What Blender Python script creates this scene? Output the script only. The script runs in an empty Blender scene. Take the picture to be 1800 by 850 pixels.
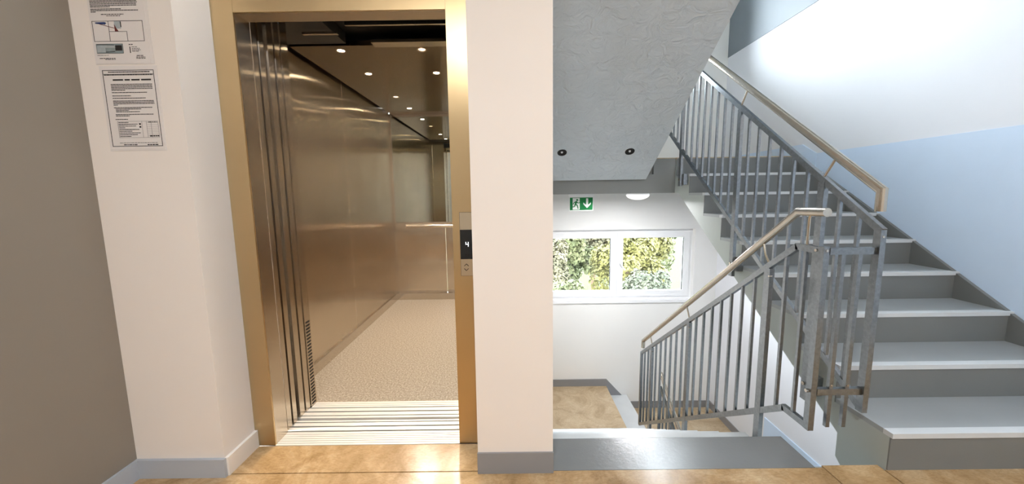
import bpy, bmesh, math, random
from mathutils import Vector, Matrix

random.seed(7)
SC = bpy.context.scene
COL = SC.collection

# ------------------------------------------------------------------ camera
H = 1.21                                   # camera height above the landing floor
F_PX, PITCH, YAW, ROLL = 657.17, -0.124895, -0.00336, -0.0138053
_cy, _sy, _cp, _sp = math.cos(YAW), math.sin(YAW), math.cos(PITCH), math.sin(PITCH)
FW = Vector((_sy * _cp, _cy * _cp, _sp))
_r = Vector((_cy, -_sy, 0)); _u = _r.cross(FW)
CR, SR = math.cos(ROLL), math.sin(ROLL)
RT, UP = CR * _r + SR * _u, -SR * _r + CR * _u
cam_data = bpy.data.cameras.new('camera')
cam_data.sensor_width = 36.0
cam_data.lens = F_PX * 36.0 / 1800.0
cam_data.clip_start = 0.05
cam = bpy.data.objects.new('camera', cam_data)
cam.matrix_world = Matrix(((RT.x, UP.x, -FW.x, 0), (RT.y, UP.y, -FW.y, 0), (RT.z, UP.z, -FW.z, H), (0, 0, 0, 1)))
COL.objects.link(cam)
SC.camera = cam


def ray(px, py):
    return (px - 900) * RT + (425 - py) * UP + F_PX * FW


def on_y(px, py, y):                       # photo pixel -> point on the wall plane Y = y
    d = ray(px, py)
    return Vector((0, 0, H)) + d * (y / d.y)


# ------------------------------------------------------------------ world, sun, daylight, exposure
SC.view_settings.view_transform = 'Standard'
SC.view_settings.look = 'None'
SC.view_settings.exposure = 0.0
SC.view_settings.gamma = 1.0
SC.view_settings.use_curve_mapping = False
SC.cycles.use_denoising = True
SC.cycles.max_bounces = 10
SC.cycles.diffuse_bounces = 6
SC.cycles.glossy_bounces = 6
SC.cycles.transparent_max_bounces = 12
SC.cycles.sample_clamp_indirect = 20.0
SC.cycles.caustics_reflective = False
SC.cycles.caustics_refractive = False

world = bpy.data.worlds.new('daylight_sky')
SC.world = world
world.use_nodes = True
wn = world.node_tree
wn.nodes['Background'].inputs['Color'].default_value = (0.84, 0.92, 1.0, 1)
wn.nodes['Background'].inputs['Strength'].default_value = 26.0


def area_light(name, loc, aim, sx, sy, power, color=(1, 1, 1), portal=False):
    l = bpy.data.lights.new(name, 'AREA')
    l.shape = 'RECTANGLE'; l.size = sx; l.size_y = sy; l.energy = power; l.color = color
    l.cycles.is_portal = portal
    o = bpy.data.objects.new(name, l)
    o.location = loc
    o.rotation_euler = Vector(aim).to_track_quat('-Z', 'Z').to_euler()
    COL.objects.link(o)
    return o


sun = bpy.data.lights.new('sun', 'SUN')
sun.energy = 8.0; sun.angle = 0.02; sun.color = (1.0, 0.93, 0.80)
so = bpy.data.objects.new('sun', sun)
so.rotation_euler = Vector((0.92, 0.12, -0.62)).to_track_quat('-Z', 'Y').to_euler()
COL.objects.link(so)

# ------------------------------------------------------------------ materials
MATS = {}


def new_mat(name):
    m = bpy.data.materials.new(name); m.use_nodes = True
    MATS[name] = m
    nt = m.node_tree
    return m, nt, nt.nodes['Principled BSDF']


def srgb(r, g, b):
    f = lambda c: (c / 255 / 12.92) if c / 255 <= 0.04045 else ((c / 255 + 0.055) / 1.055) ** 2.4
    return (f(r), f(g), f(b), 1)


def texco(nt, scale=(1, 1, 1)):
    t = nt.nodes.new('ShaderNodeNewGeometry')
    mp = nt.nodes.new('ShaderNodeMapping')
    mp.inputs['Scale'].default_value = scale
    nt.links.new(t.outputs['Position'], mp.inputs['Vector'])
    return mp.outputs['Vector']


def noise(nt, vec, scale, detail=3, rough=0.5, dist=0.0):
    n = nt.nodes.new('ShaderNodeTexNoise')
    n.inputs['Scale'].default_value = scale
    n.inputs['Detail'].default_value = detail
    n.inputs['Roughness'].default_value = rough
    n.inputs['Distortion'].default_value = dist
    nt.links.new(vec, n.inputs['Vector'])
    return n.outputs['Fac']


def ramp(nt, fac, stops):
    r = nt.nodes.new('ShaderNodeValToRGB')
    el = r.color_ramp.elements
    while len(el) < len(stops):
        el.new(0.5)
    for e, (p, c) in zip(el, stops):
        e.position = p; e.color = c
    nt.links.new(fac, r.inputs['Fac'])
    return r.outputs['Color']


def bump(nt, bs, height, strength, dist=0.01):
    b = nt.nodes.new('ShaderNodeBump')
    b.inputs['Strength'].default_value = strength
    b.inputs['Distance'].default_value = dist
    nt.links.new(height, b.inputs['Height'])
    nt.links.new(b.outputs['Normal'], bs.inputs['Normal'])


def scl(c, k):
    return (min(c[0] * k, 1), min(c[1] * k, 1), min(c[2] * k, 1), 1)


def paint(name, col, rough=0.6, var=0.06, vscale=3.0, bump_s=0.05, bump_scale=60, spec=0.4):
    m, nt, bs = new_mat(name)
    v = texco(nt)
    c = ramp(nt, noise(nt, v, vscale, 4), [(0.3, scl(col, 1 - var)), (0.7, scl(col, 1 + var))])
    nt.links.new(c, bs.inputs['Base Color'])
    bs.inputs['Roughness'].default_value = rough
    bs.inputs['Specular IOR Level'].default_value = spec
    if bump_s:
        bump(nt, bs, noise(nt, v, bump_scale, 5, 0.6), bump_s, 0.005)
    return m


def steel(name, col, rough, aniso=0.0, wav=0.0, wav_scale=2.0, blotch=0.05, streak=0.0, bscale=5.0):
    m, nt, bs = new_mat(name)
    v = texco(nt)
    c = ramp(nt, noise(nt, v, bscale, 4, 0.6), [(0.3, scl(col, 1 - blotch)), (0.7, scl(col, 1 + blotch))])
    nt.links.new(c, bs.inputs['Base Color'])
    bs.inputs['Metallic'].default_value = 1.0
    bs.inputs['Roughness'].default_value = rough
    if aniso:
        g = nt.nodes.new('ShaderNodeNewGeometry')
        x = nt.nodes.new('ShaderNodeVectorMath'); x.operation = 'CROSS_PRODUCT'
        x.inputs[1].default_value = (0.011, 0.017, 1)
        nt.links.new(g.outputs['True Normal'], x.inputs[0])
        nt.links.new(x.outputs['Vector'], bs.inputs['Tangent'])
        bs.inputs['Anisotropic'].default_value = aniso
    if wav:
        bump(nt, bs, noise(nt, v, wav_scale, 1, 0.3), wav, 0.05)
    if streak:
        v2 = texco(nt, (90, 90, 1.5))
        rr = nt.nodes.new('ShaderNodeMapRange')
        rr.inputs['To Min'].default_value = rough - streak; rr.inputs['To Max'].default_value = rough + streak
        nt.links.new(noise(nt, v2, 1.0, 3), rr.inputs['Value'])
        nt.links.new(rr.outputs['Result'], bs.inputs['Roughness'])
    return m


M_CREAM = paint('cream_plaster', srgb(236, 228, 220), 0.7, 0.012, 2.0, 0.02)
M_WHITE = paint('white_plaster', srgb(238, 238, 236), 0.7, 0.012, 2.0, 0.03)
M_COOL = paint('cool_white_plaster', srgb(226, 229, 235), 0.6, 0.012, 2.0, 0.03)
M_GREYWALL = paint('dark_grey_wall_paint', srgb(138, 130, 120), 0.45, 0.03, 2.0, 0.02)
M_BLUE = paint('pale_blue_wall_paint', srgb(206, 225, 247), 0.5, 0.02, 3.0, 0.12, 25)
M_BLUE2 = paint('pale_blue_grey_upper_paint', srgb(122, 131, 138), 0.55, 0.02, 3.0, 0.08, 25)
M_SOFFIT = paint('blue_grey_rough_plaster', srgb(206, 215, 221), 0.5, 0.05, 2.5, 0.0)
_nt = M_SOFFIT.node_tree; _bs = _nt.nodes['Principled BSDF']
_v = texco(_nt, (1.0, 1.0, 1.6))
bump(_nt, _bs, noise(_nt, _v, 9.0, 6, 0.55, 1.2), 0.9, 0.03)
M_SLAB = paint('grey_concrete_paint', srgb(146, 148, 146), 0.5, 0.04, 3.0, 0.06, 30)
M_SIDE = paint('pale_grey_concrete_paint', srgb(182, 190, 186), 0.5, 0.05, 3.0, 0.08, 30)
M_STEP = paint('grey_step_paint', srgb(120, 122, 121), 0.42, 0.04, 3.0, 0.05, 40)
M_TREAD = paint('lit_grey_step_paint', srgb(160, 165, 167), 0.32, 0.04, 4.0, 0.05, 40, 0.5)  # same grey as the risers, lightened for light falling from above
M_NOSING = paint('pale_nosing_strip', srgb(206, 210, 212), 0.3, 0.03, 6.0, 0.03, 40, 0.6)
M_STRIP = paint('glossy_dark_grey_floor_paint', srgb(122, 124, 124), 0.24, 0.05, 3.0, 0.15, 45, 0.5)
M_STRIP.node_tree.nodes['Principled BSDF'].inputs['IOR'].default_value = 2.2
M_BASE = paint('blue_grey_skirting_paint', srgb(176, 182, 190), 0.4, 0.02, 4.0, 0.03)
M_BASE2 = paint('mid_grey_skirting_paint', srgb(140, 140, 142), 0.4, 0.03, 4.0, 0.03)
M_BASEC = paint('cream_skirting_paint', srgb(232, 226, 218), 0.4, 0.02, 4.0, 0.03)
M_BLACK = paint('matt_black', srgb(22, 21, 20), 0.6, 0.05, 4.0, 0)
M_DARKGAP = paint('dark_gap', srgb(14, 12, 11), 0.7, 0.0, 4.0, 0)
M_PVC = paint('white_window_plastic', srgb(242, 243, 245), 0.3, 0.01, 4.0, 0, 60, 0.5)
M_PAPER = paint('white_paper', srgb(226, 220, 216), 0.45, 0.015, 12.0, 0)
M_INK = paint('black_ink', srgb(38, 34, 34), 0.6, 0.0, 4.0, 0)
M_INKG = paint('grey_ink', srgb(120, 114, 114), 0.6, 0.0, 4.0, 0)
M_PHOTO = paint('grey_green_print', srgb(138, 150, 152), 0.6, 0.12, 60.0, 0)
M_PHOTO2 = paint('pale_grey_print', srgb(170, 178, 180), 0.6, 0.1, 60.0, 0)
M_BLUEINK = paint('dark_blue_ink', srgb(40, 60, 110), 0.6, 0.0, 4.0, 0)
M_REDINK = paint('dark_red_ink', srgb(100, 40, 36), 0.6, 0.0, 4.0, 0)
M_GREEN = paint('sign_green', srgb(8, 122, 62), 0.4, 0.01, 4.0, 0)
M_SIGNW = paint('sign_white', srgb(244, 246, 244), 0.4, 0.0, 4.0, 0)

M_GALV = steel('galvanised_steel', srgb(142, 146, 149), 0.28, 0, 0, 2, 0.14, 0, 55.0)
M_TUBE = steel('satin_stainless_tube', srgb(196, 186, 172), 0.24, 0, 0, 2, 0.06, 0, 20.0)
M_FRAME = steel('bronze_tinted_brushed_steel', srgb(206, 180, 138), 0.36, 0.6, 0.02, 3.0, 0.04, 0.0, 2.0)
M_JAMB = steel('brushed_steel_reveal', srgb(206, 194, 178), 0.22, 1.0, 0.03, 3.0, 0.03, 0.0, 4.0)
M_CAR = steel('polished_brushed_steel_panel', srgb(210, 198, 182), 0.22, 1.0, 0.09, 3.2, 0.03, 0.0, 4.0)
M_CARTRIM = steel('satin_steel_trim', srgb(205, 196, 184), 0.2, 0.4, 0.0, 3.0, 0.03, 0.02, 4.0)
M_MIRROR = steel('mirror_glass', srgb(216, 222, 212), 0.015)
M_CEIL = steel('dark_polished_ceiling_panel', srgb(150, 136, 122), 0.14, 0, 0.0, 3.0, 0.03)
M_ALU = steel('aluminium_sill', srgb(228, 224, 216), 0.42, 0.0, 0, 3.0, 0.04, 0.04, 8.0)
M_ALU.node_tree.nodes['Principled BSDF'].inputs['Metallic'].default_value = 0.25
M_PLATE = steel('satin_call_plate', srgb(200, 186, 162), 0.33, 0.3, 0, 2, 0.03)

# mottled linoleum
def lino(name, a, b, c, rough):
    m, nt, bs = new_mat(name)
    v = texco(nt)
    n1 = noise(nt, v, 3.2, 8, 0.62, 1.6)
    c1 = ramp(nt, n1, [(0.34, a), (0.5, b), (0.66, c)])
    n2 = noise(nt, texco(nt, (1, 2.2, 1)), 26, 6, 0.65, 2.0)
    c2 = ramp(nt, n2, [(0.42, (0.80, 0.77, 0.72, 1)), (0.56, (1, 1, 1, 1))])
    mx = nt.nodes.new('ShaderNodeMix'); mx.data_type = 'RGBA'; mx.blend_type = 'MULTIPLY'
    mx.inputs['Factor'].default_value = 0.8
    nt.links.new(c1, mx.inputs[6]); nt.links.new(c2, mx.inputs[7])
    nt.links.new(mx.outputs[2], bs.inputs['Base Color'])
    bs.inputs['Roughness'].default_value = rough
    bs.inputs['IOR'].default_value = 1.7
    bump(nt, bs, n2, 0.06, 0.004)
    return m


M_LINO = lino('brown_marbled_linoleum', srgb(156, 124, 82), srgb(186, 152, 108), srgb(206, 178, 138), 0.2)
M_LINO2 = lino('pale_brown_marbled_linoleum', srgb(172, 148, 114), srgb(192, 170, 138), srgb(204, 186, 156), 0.3)

# speckled elevator floor
m, nt, bs = new_mat('speckled_beige_vinyl')
v = texco(nt)
sp = noise(nt, v, 95, 2, 0.6)
nt.links.new(ramp(nt, sp, [(0.36, srgb(132, 118, 100)), (0.5, srgb(158, 146, 130)), (0.66, srgb(186, 176, 160))]), bs.inputs['Base Color'])
bs.inputs['Roughness'].default_value = 0.36
M_VINYL = m

# clear pane
m, nt, bs = new_mat('clear_window_glass')
nt.nodes.remove(bs)
out = nt.nodes['Material Output']
tr = nt.nodes.new('ShaderNodeBsdfTransparent'); tr.inputs['Color'].default_value = (0.97, 0.985, 0.98, 1)
gl = nt.nodes.new('ShaderNodeBsdfGlossy'); gl.inputs['Roughness'].default_value = 0.02
fr = nt.nodes.new('ShaderNodeFresnel'); fr.inputs['IOR'].default_value = 1.45
mx = nt.nodes.new('ShaderNodeMixShader')
nt.links.new(fr.outputs['Fac'], mx.inputs['Fac']); nt.links.new(tr.outputs['BSDF'], mx.inputs[1]); nt.links.new(gl.outputs['BSDF'], mx.inputs[2])
nt.links.new(mx.outputs['Shader'], out.inputs['Surface'])
M_GLASS = m

# clear plastic sleeve / display / opal
m, nt, bs = new_mat('black_display_glass')
bs.inputs['Base Color'].default_value = srgb(12, 12, 13); bs.inputs['Roughness'].default_value = 0.12
M_DISPLAY = m
m, nt, bs = new_mat('opal_lamp_plastic')
bs.inputs['Base Color'].default_value = srgb(244, 246, 248); bs.inputs['Roughness'].default_value = 0.35
M_OPAL = m


def emit(name, col, strength):
    m, nt, bs = new_mat(name)
    bs.inputs['Base Color'].default_value = col
    bs.inputs['Emission Color'].default_value = col
    bs.inputs['Emission Strength'].default_value = strength
    return m


M_LED = emit('warm_spot_lamp', (1.0, 0.82, 0.58, 1), 60.0)
M_LEDDIM = emit('dim_spot_lamp', (1.0, 0.84, 0.62, 1), 3.0)
M_DIGIT = emit('white_digit', (0.9, 0.94, 1.0, 1), 2.0)
M_DOME = emit('lit_opal_dome', (0.98, 0.99, 1.0, 1), 0.7)
M_PANEL = emit('white_ceiling_lamp', (0.97, 0.98, 1.0, 1), 8.0)


def leafmat(name, a, b, c):
    m, nt, bs = new_mat(name)
    v = texco(nt)
    col = ramp(nt, noise(nt, v, 1.3, 5, 0.7), [(0.32, a), (0.5, b), (0.68, c)])
    nt.links.new(col, bs.inputs['Base Color'])
    bs.inputs['Roughness'].default_value = 0.6
    bs.inputs['Specular IOR Level'].default_value = 0.2
    bs.inputs['Subsurface Weight'].default_value = 0.0
    return m


M_LEAF = [leafmat('leaf_yellow', (0.0501, 0.0467, 0.0136, 1), (0.0935, 0.0859, 0.0221, 1), (0.1326, 0.1156, 0.0382, 1)),
          leafmat('leaf_green', (0.0331, 0.0416, 0.0170, 1), (0.0723, 0.0799, 0.0331, 1), (0.1207, 0.1156, 0.0553, 1)),
          leafmat('leaf_olive', (0.0442, 0.0416, 0.0247, 1), (0.0935, 0.0824, 0.0467, 1), (0.1487, 0.1266, 0.0774, 1)),
          leafmat('leaf_pale_green', (0.0275, 0.0335, 0.0204, 1), (0.0521, 0.0578, 0.0357, 1), (0.0796, 0.0781, 0.0510, 1))]
M_BARK = paint('bark', srgb(92, 74, 58), 0.9, 0.2, 20, 0.3, 30)
M_GRASS = paint('outdoor_slope', srgb(50, 54, 30), 0.9, 0.25, 1.0, 0.3, 10)


# ------------------------------------------------------------------ mesh helpers
class MB:
    def __init__(s):
        s.bm = bmesh.new()

    def box(s, x0, x1, y0, y1, z0, z1):
        v = [s.bm.verts.new(p) for p in ((x0, y0, z0), (x1, y0, z0), (x1, y1, z0), (x0, y1, z0), (x0, y0, z1), (x1, y0, z1), (x1, y1, z1), (x0, y1, z1))]
        for f in ((3, 2, 1, 0), (4, 5, 6, 7), (0, 1, 5, 4), (1, 2, 6, 5), (2, 3, 7, 6), (3, 0, 4, 7)):
            s.bm.faces.new([v[i] for i in f])
        return s

    def prism(s, pts, axis, a0, a1):
        """pts: 2-D outline; axis 'x' -> (y,z), 'y' -> (x,z), 'z' -> (x,y); extruded from a0 to a1"""
        def P(p, a):
            return {'x': (a, p[0], p[1]), 'y': (p[0], a, p[1]), 'z': (p[0], p[1], a)}[axis]
        A = [s.bm.verts.new(P(p, a0)) for p in pts]
        B = [s.bm.verts.new(P(p, a1)) for p in pts]
        s.bm.faces.new(A); s.bm.faces.new(B[::-1])
        n = len(pts)
        for i in range(n):
            s.bm.faces.new((A[i], B[i], B[(i + 1) % n], A[(i + 1) % n]))
        return s

    def bar(s, p, q, w, h, side=(1, 0, 0)):
        """rectangular bar p->q; w along 'side', h across"""
        p, q = Vector(p), Vector(q)
        d = (q - p).normalized(); sx = Vector(side)
        sx = (sx - d * sx.dot(d)).normalized(); sz = d.cross(sx)
        vs = []
        for c in (p, q):
            for a, b in ((-1, -1), (1, -1), (1, 1), (-1, 1)):
                vs.append(s.bm.verts.new(c + sx * (a * w / 2) + sz * (b * h / 2)))
        for f in ((0, 1, 2, 3), (7, 6, 5, 4), (0, 4, 5, 1), (1, 5, 6, 2), (2, 6, 7, 3), (3, 7, 4, 0)):
            s.bm.faces.new([vs[i] for i in f])
        return s

    def tube(s, pts, r, n=16, cap=True):
        pts = [Vector(p) for p in pts]
        rings = []
        ref = None
        for i, p in enumerate(pts):
            if i == 0: t = (pts[1] - p)
            elif i == len(pts) - 1: t = (p - pts[i - 1])
            else:
                t = (pts[i + 1] - p).normalized() + (p - pts[i - 1]).normalized()
            t.normalize()
            k = 1.0
            if 0 < i < len(pts) - 1:
                k = 1.0 / max(0.4, t.dot((p - pts[i - 1]).normalized()))
            if ref is None:
                ref = Vector((1, 0, 0)) if abs(t.x) < 0.8 else Vector((0, 0, 1))
            a = (ref - t * ref.dot(t)).normalized(); b = t.cross(a)
            rings.append([s.bm.verts.new(p + a * (r * math.cos(2 * math.pi * j / n)) + b * (r * k * math.sin(2 * math.pi * j / n))) for j in range(n)])
        for A, B in zip(rings, rings[1:]):
            for j in range(n):
                f = s.bm.faces.new((A[j], A[(j + 1) % n], B[(j + 1) % n], B[j])); f.smooth = True
        if cap:
            s.bm.faces.new(rings[0][::-1]); s.bm.faces.new(rings[-1])
        return s

    def lathe(s, prof, c=(0, 0, 0), n=28):
        """prof: (r, z) list revolved about Z at c"""
        rings = []
        for r, z in prof:
            if r < 1e-6:
                rings.append([s.bm.verts.new((c[0], c[1], c[2] + z))])
            else:
                rings.append([s.bm.verts.new((c[0] + r * math.cos(2 * math.pi * j / n), c[1] + r * math.sin(2 * math.pi * j / n), c[2] + z)) for j in range(n)])
        for A, B in zip(rings, rings[1:]):
            for j in range(n):
                k = (j + 1) % n
                vs = ([A[0]] if len(A) == 1 else [A[j], A[k]]) + ([B[0]] if len(B) == 1 else [B[k], B[j]])
                if len(vs) > 2:
                    f = s.bm.faces.new(vs); f.smooth = True
        return s

    def bevel(s, w, seg=1):
        es = [e for e in s.bm.edges if len(e.link_faces) == 2 and e.calc_face_angle(0) > 0.5]
        bmesh.ops.bevel(s.bm, geom=es, offset=w, segments=seg, affect='EDGES', profile=0.5)
        return s

    def build(s, name, mat, parent=None, matrix=None):
        bmesh.ops.recalc_face_normals(s.bm, faces=s.bm.faces)
        if matrix is not None:
            s.bm.transform(matrix)
        me = bpy.data.meshes.new(name)
        s.bm.to_mesh(me); s.bm.free()
        me.set_sharp_from_angle(angle=0.6)
        me.materials.append(mat)
        o = bpy.data.objects.new(name, me)
        COL.objects.link(o)
        if parent is not None:
            o.parent = parent
            if parent.type == 'EMPTY' and parent.parent is None:
                o.matrix_parent_inverse = Matrix.Translation(-Vector(parent.location))
        return o


def box(name, mat, x0, x1, y0, y1, z0, z1, parent=None, bev=0.0):
    b = MB().box(x0, x1, y0, y1, z0, z1)
    if bev: b.bevel(bev)
    return b.build(name, mat, parent)


def tag(o, label, cat, group=None, kind=None):
    o['label'] = label; o['category'] = cat
    if group: o['group'] = group
    if kind: o['kind'] = kind
    return o


def thing(name, loc, label, cat, group=None, kind=None):
    o = bpy.data.objects.new(name, None)
    o.location = loc; o.empty_display_size = 0.1
    COL.objects.link(o)
    return tag(o, label, cat, group, kind)


# ------------------------------------------------------------------ key dimensions (metres)
Y1 = 1.507          # wall face with the notices, front of the pillar
Y2 = 1.705          # face of the elevator portal
XR = 2.83           # right wall
XL = -1.664         # left wall
YF = 5.13           # far wall behind the half landings
YB = -3.20          # wall behind the camera
RISE = 0.1725
GO_U, GO_D = 0.28, 0.265
Z_CEIL = 2.94
UX0 = 1.615         # left side of the flight going up
DX1 = 1.315         # right side of the flight going down
SX0 = 0.161         # stairwell side of the pillar wall
TOP = 5.3

# ------------------------------------------------------------------ setting: floor
floor = MB().box(XL - 0.15, UX0, YB - 0.15, 1.53, -0.26, -0.008).box(UX0, XR + 0.15, YB - 0.15, 1.50, -0.26, -0.008) \
    .box(XL - 0.15, SX0, 1.53, 1.70, -0.26, -0.008).build('floor', M_SLAB)
tag(floor, 'brown marbled linoleum floor of the elevator landing', 'floor', kind='structure')
for x0, x1, y0, y1 in ((XL, 1.352, YB, Y1 + 0.006), (1.357, 1.603, YB, 1.527), (1.608, XR, YB, 1.497), (-1.275, -0.167, Y1 + 0.012, 1.700)):
    box('floor_sheet', M_LINO, x0, x1, y0, y1, -0.008, 0.0, floor, 0.0015)

# ------------------------------------------------------------------ setting: walls
w = MB().box(XL - 0.1, -1.285, Y1, 1.70, -0.26, Z_CEIL).box(-1.285, -1.278, Y1, 1.70, -0.26, Z_CEIL)
tag(w.build('wall_front', M_CREAM), 'cream wall left of the elevator door carrying the notices', 'wall', kind='structure')
w = MB().box(XL - 0.1, -1.285, 1.70, 1.93, 2.32, Z_CEIL).box(-1.278, -0.167, 1.712, 1.80, 2.31, Z_CEIL)
tag(w.build('wall_header', M_CREAM), 'cream wall above the elevator door frame', 'wall', kind='structure')
w = MB().box(-0.167, SX0, Y1, 1.95, -0.26, Z_CEIL).box(0.0, SX0, 1.95, YF, -5.4, TOP).box(0.0, SX0, Y1 + 0.02, 1.95, -5.4, -0.26).box(0.0, SX0, Y1 + 0.02, 1.95, Z_CEIL, TOP)
tag(w.build('wall_pillar', M_CREAM), 'cream pillar wall between the elevator and the stairwell', 'wall', kind='structure')
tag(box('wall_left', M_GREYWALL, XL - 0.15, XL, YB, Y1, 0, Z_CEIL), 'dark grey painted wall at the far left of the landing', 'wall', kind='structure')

# right wall in paint bands, each at its own height
wr = MB().box(XR, XR + 0.15, YB - 0.15, YF + 0.15, -5.4, TOP).build('wall_right', M_COOL)
tag(wr, 'white stairwell wall with pale blue painted bands on the right', 'wall', kind='structure')
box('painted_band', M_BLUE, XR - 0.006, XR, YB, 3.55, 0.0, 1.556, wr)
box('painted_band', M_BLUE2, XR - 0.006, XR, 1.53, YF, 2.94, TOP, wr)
box('painted_band', M_BLUE, XR - 0.012, XR, 1.75, 3.96, -2.2, -1.325, wr)

# far wall with two window openings (one per half landing)
WX0, WX1, WZ0, WZ1 = 0.39, 2.515, -0.285, 0.718
ST = 3.45
w = MB()
W2 = (2.56, 3.95)            # sill and head of the upper window
zs = [-5.4, WZ0, WZ1, W2[0], W2[1], TOP]
for i in range(5):
    if i % 2 == 0:
        w.box(0.0, XR, YF, YF + 0.30, zs[i], zs[i + 1])
    else:
        w.box(0.0, WX0, YF, YF + 0.30, zs[i], zs[i + 1]); w.box(WX1, XR, YF, YF + 0.30, zs[i], zs[i + 1])
tag(w.build('wall_far', M_WHITE), 'white wall with the window behind the half landing', 'wall', kind='structure')

# wall behind the camera
w = MB().box(XL - 0.15, XR + 0.15, YB - 0.25, YB, -0.26, Z_CEIL)
tag(w.build('wall_back', M_WHITE), 'white landing wall opposite the elevator', 'wall', kind='structure')

c = MB().box(XL - 0.15, XR + 0.15, YB - 0.25, 1.53, Z_CEIL, Z_CEIL + 0.51).build('ceiling', M_WHITE)
tag(c, 'white ceiling over the elevator landing', 'ceiling', kind='structure')
c = MB().box(0.0, XR + 0.15, Y1, YF + 0.3, TOP, TOP + 0.2).build('ceiling_stairwell', M_WHITE)
tag(c, 'white ceiling at the head of the stairwell', 'ceiling', kind='structure')
w = MB().box(0.0, XR + 0.15, 1.2, 1.53, -5.4, -0.26).box(0.0, XR + 0.15, 1.2, 1.53, Z_CEIL + 0.51, TOP).box(0, XR + .15, 1.2, YF + .3, -5.6, -5.4)
tag(w.build('wall_shaft', M_WHITE), 'white stairwell wall below and above the landing edge', 'wall', kind='structure')

# skirtings
def baseboard(name, mat, label, *boxes):
    b = MB()
    for q in boxes: b.box(*q)
    b.bevel(0.004)
    return tag(b.build(name, mat), label, 'skirting', kind='structure')


baseboard('baseboard_left', M_BASE, 'blue grey skirting along the dark grey left wall', (XL, XL + 0.014, YB, Y1 - 0.012, 0, 0.085))
baseboard('baseboard_front', M_BASE, 'blue grey skirting under the notices', (XL, -1.272, Y1 - 0.014, Y1, 0, 0.085))
baseboard('baseboard_return', M_BASEC, 'cream skirting on the niche side beside the elevator frame', (-1.278, -1.264, Y1, 1.70, 0, 0.085))
baseboard('baseboard_pillar', M_BASE2, 'mid grey skirting at the foot of the pillar', (-0.169, SX0 + 0.002, Y1 - 0.008, Y1, 0, 0.097))

LZ, TZ, RZ = -1.5525, -1.695, -1.8975        # lower half landing: left, middle step, right
LX, MX = 1.32, 1.62
p = [(SX0, LZ), (LX - 0.02, LZ), (LX + 0.0, TZ - .02), (MX, RZ), (XR, RZ), (XR, RZ + 0.10), (MX + 0.02, RZ + 0.10), (LX, LZ + 0.105), (SX0, LZ + 0.105)]
tag(MB().prism(p, 'y', YF - 0.012, YF).build('baseboard_far', M_BASE2), 'grey skirting stepping down along the far wall of the lower landing', 'skirting', kind='structure')
tag(MB().prism([(YF - .012, RZ), (YF - .012, RZ + .1), (3.9, RZ + .1), (1.7, RZ + .1 - .616 * 2.2), (1.7, RZ - .616 * 2.2), (3.9, RZ)], 'x', XR - 0.012, XR).build('baseboard_right', M_BASE2),
    'grey skirting on the right wall of the lower landing', 'skirting', kind='structure')
tag(MB().prism([(YF, 1.5525), (YF, 1.658), (3.727, 1.658), (3.545, 1.556), (3.545, 1.43), (3.74, 1.5525)], 'x', XR - 0.012, XR).build('baseboard_upper', M_BLUE),
    'pale blue skirting on the right wall of the upper half landing', 'skirting', kind='structure')
tag(MB().prism([(1.5, 0.0), (1.5, 0.170), (3.74, 1.550), (3.74, 1.36), (1.70, 0.0)], 'x', XR - 0.030, XR - 0.006).build('trim_1', M_STEP),
    'grey sloping skirting along the steps going up', 'skirting', kind='structure')

# ------------------------------------------------------------------ stairs
# flight going up (right side)
up = thing('stair_flight', (UX0, 1.5, 0), 'grey concrete stair flight rising from the landing on the right', 'stairs', 'stair flights', 'structure')


def up_flight(root, dz):
    side = [(1.5, dz + 0.0)]
    for i in range(9):
        y = 1.5 + GO_U * i
        side += [(y, dz + RISE * i), (y, dz + RISE * (i + 1) - 0.022)] if i else [(y, dz + RISE - 0.022)]
        if i < 8:
            side += [(y + GO_U, dz + RISE * (i + 1) - 0.022)]
    side += [(3.76, dz + RISE * 9 - 0.022), (3.76, dz + 1.21), (3.68, dz + 1.21), (1.747, dz + 0.004), (1.747, dz - 0.12), (1.70, dz - 0.16), (1.5, dz - 0.16)]
    cl = []
    for q in side:
        if not cl or (abs(q[0] - cl[-1][0]) + abs(q[1] - cl[-1][1])) > 1e-5: cl.append(q)
    MB().prism(cl, 'x', UX0, XR).build('slab', M_SIDE, root)
    for i in range(8):
        y = 1.5 + GO_U * i; z = dz + RISE * (i + 1)
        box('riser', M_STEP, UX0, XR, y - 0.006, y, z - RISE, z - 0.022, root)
        t = box('tread', M_TREAD, UX0, XR, y + 0.03, y + GO_U - 0.006, z - 0.022, z, root)
        box('nosing', M_NOSING, UX0, XR, y - 0.012, y + 0.03, z - 0.022, z + 0.0005, t, 0.004)
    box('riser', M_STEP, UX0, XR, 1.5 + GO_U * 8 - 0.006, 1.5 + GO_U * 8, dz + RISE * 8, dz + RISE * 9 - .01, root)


up_flight(up, 0)
upl = thing('stair_flight', (UX0, 1.5, -ST), 'grey stair flight far below under the lower half landing', 'stairs', 'stair flights', 'structure')
up_flight(upl, -ST)

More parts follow.
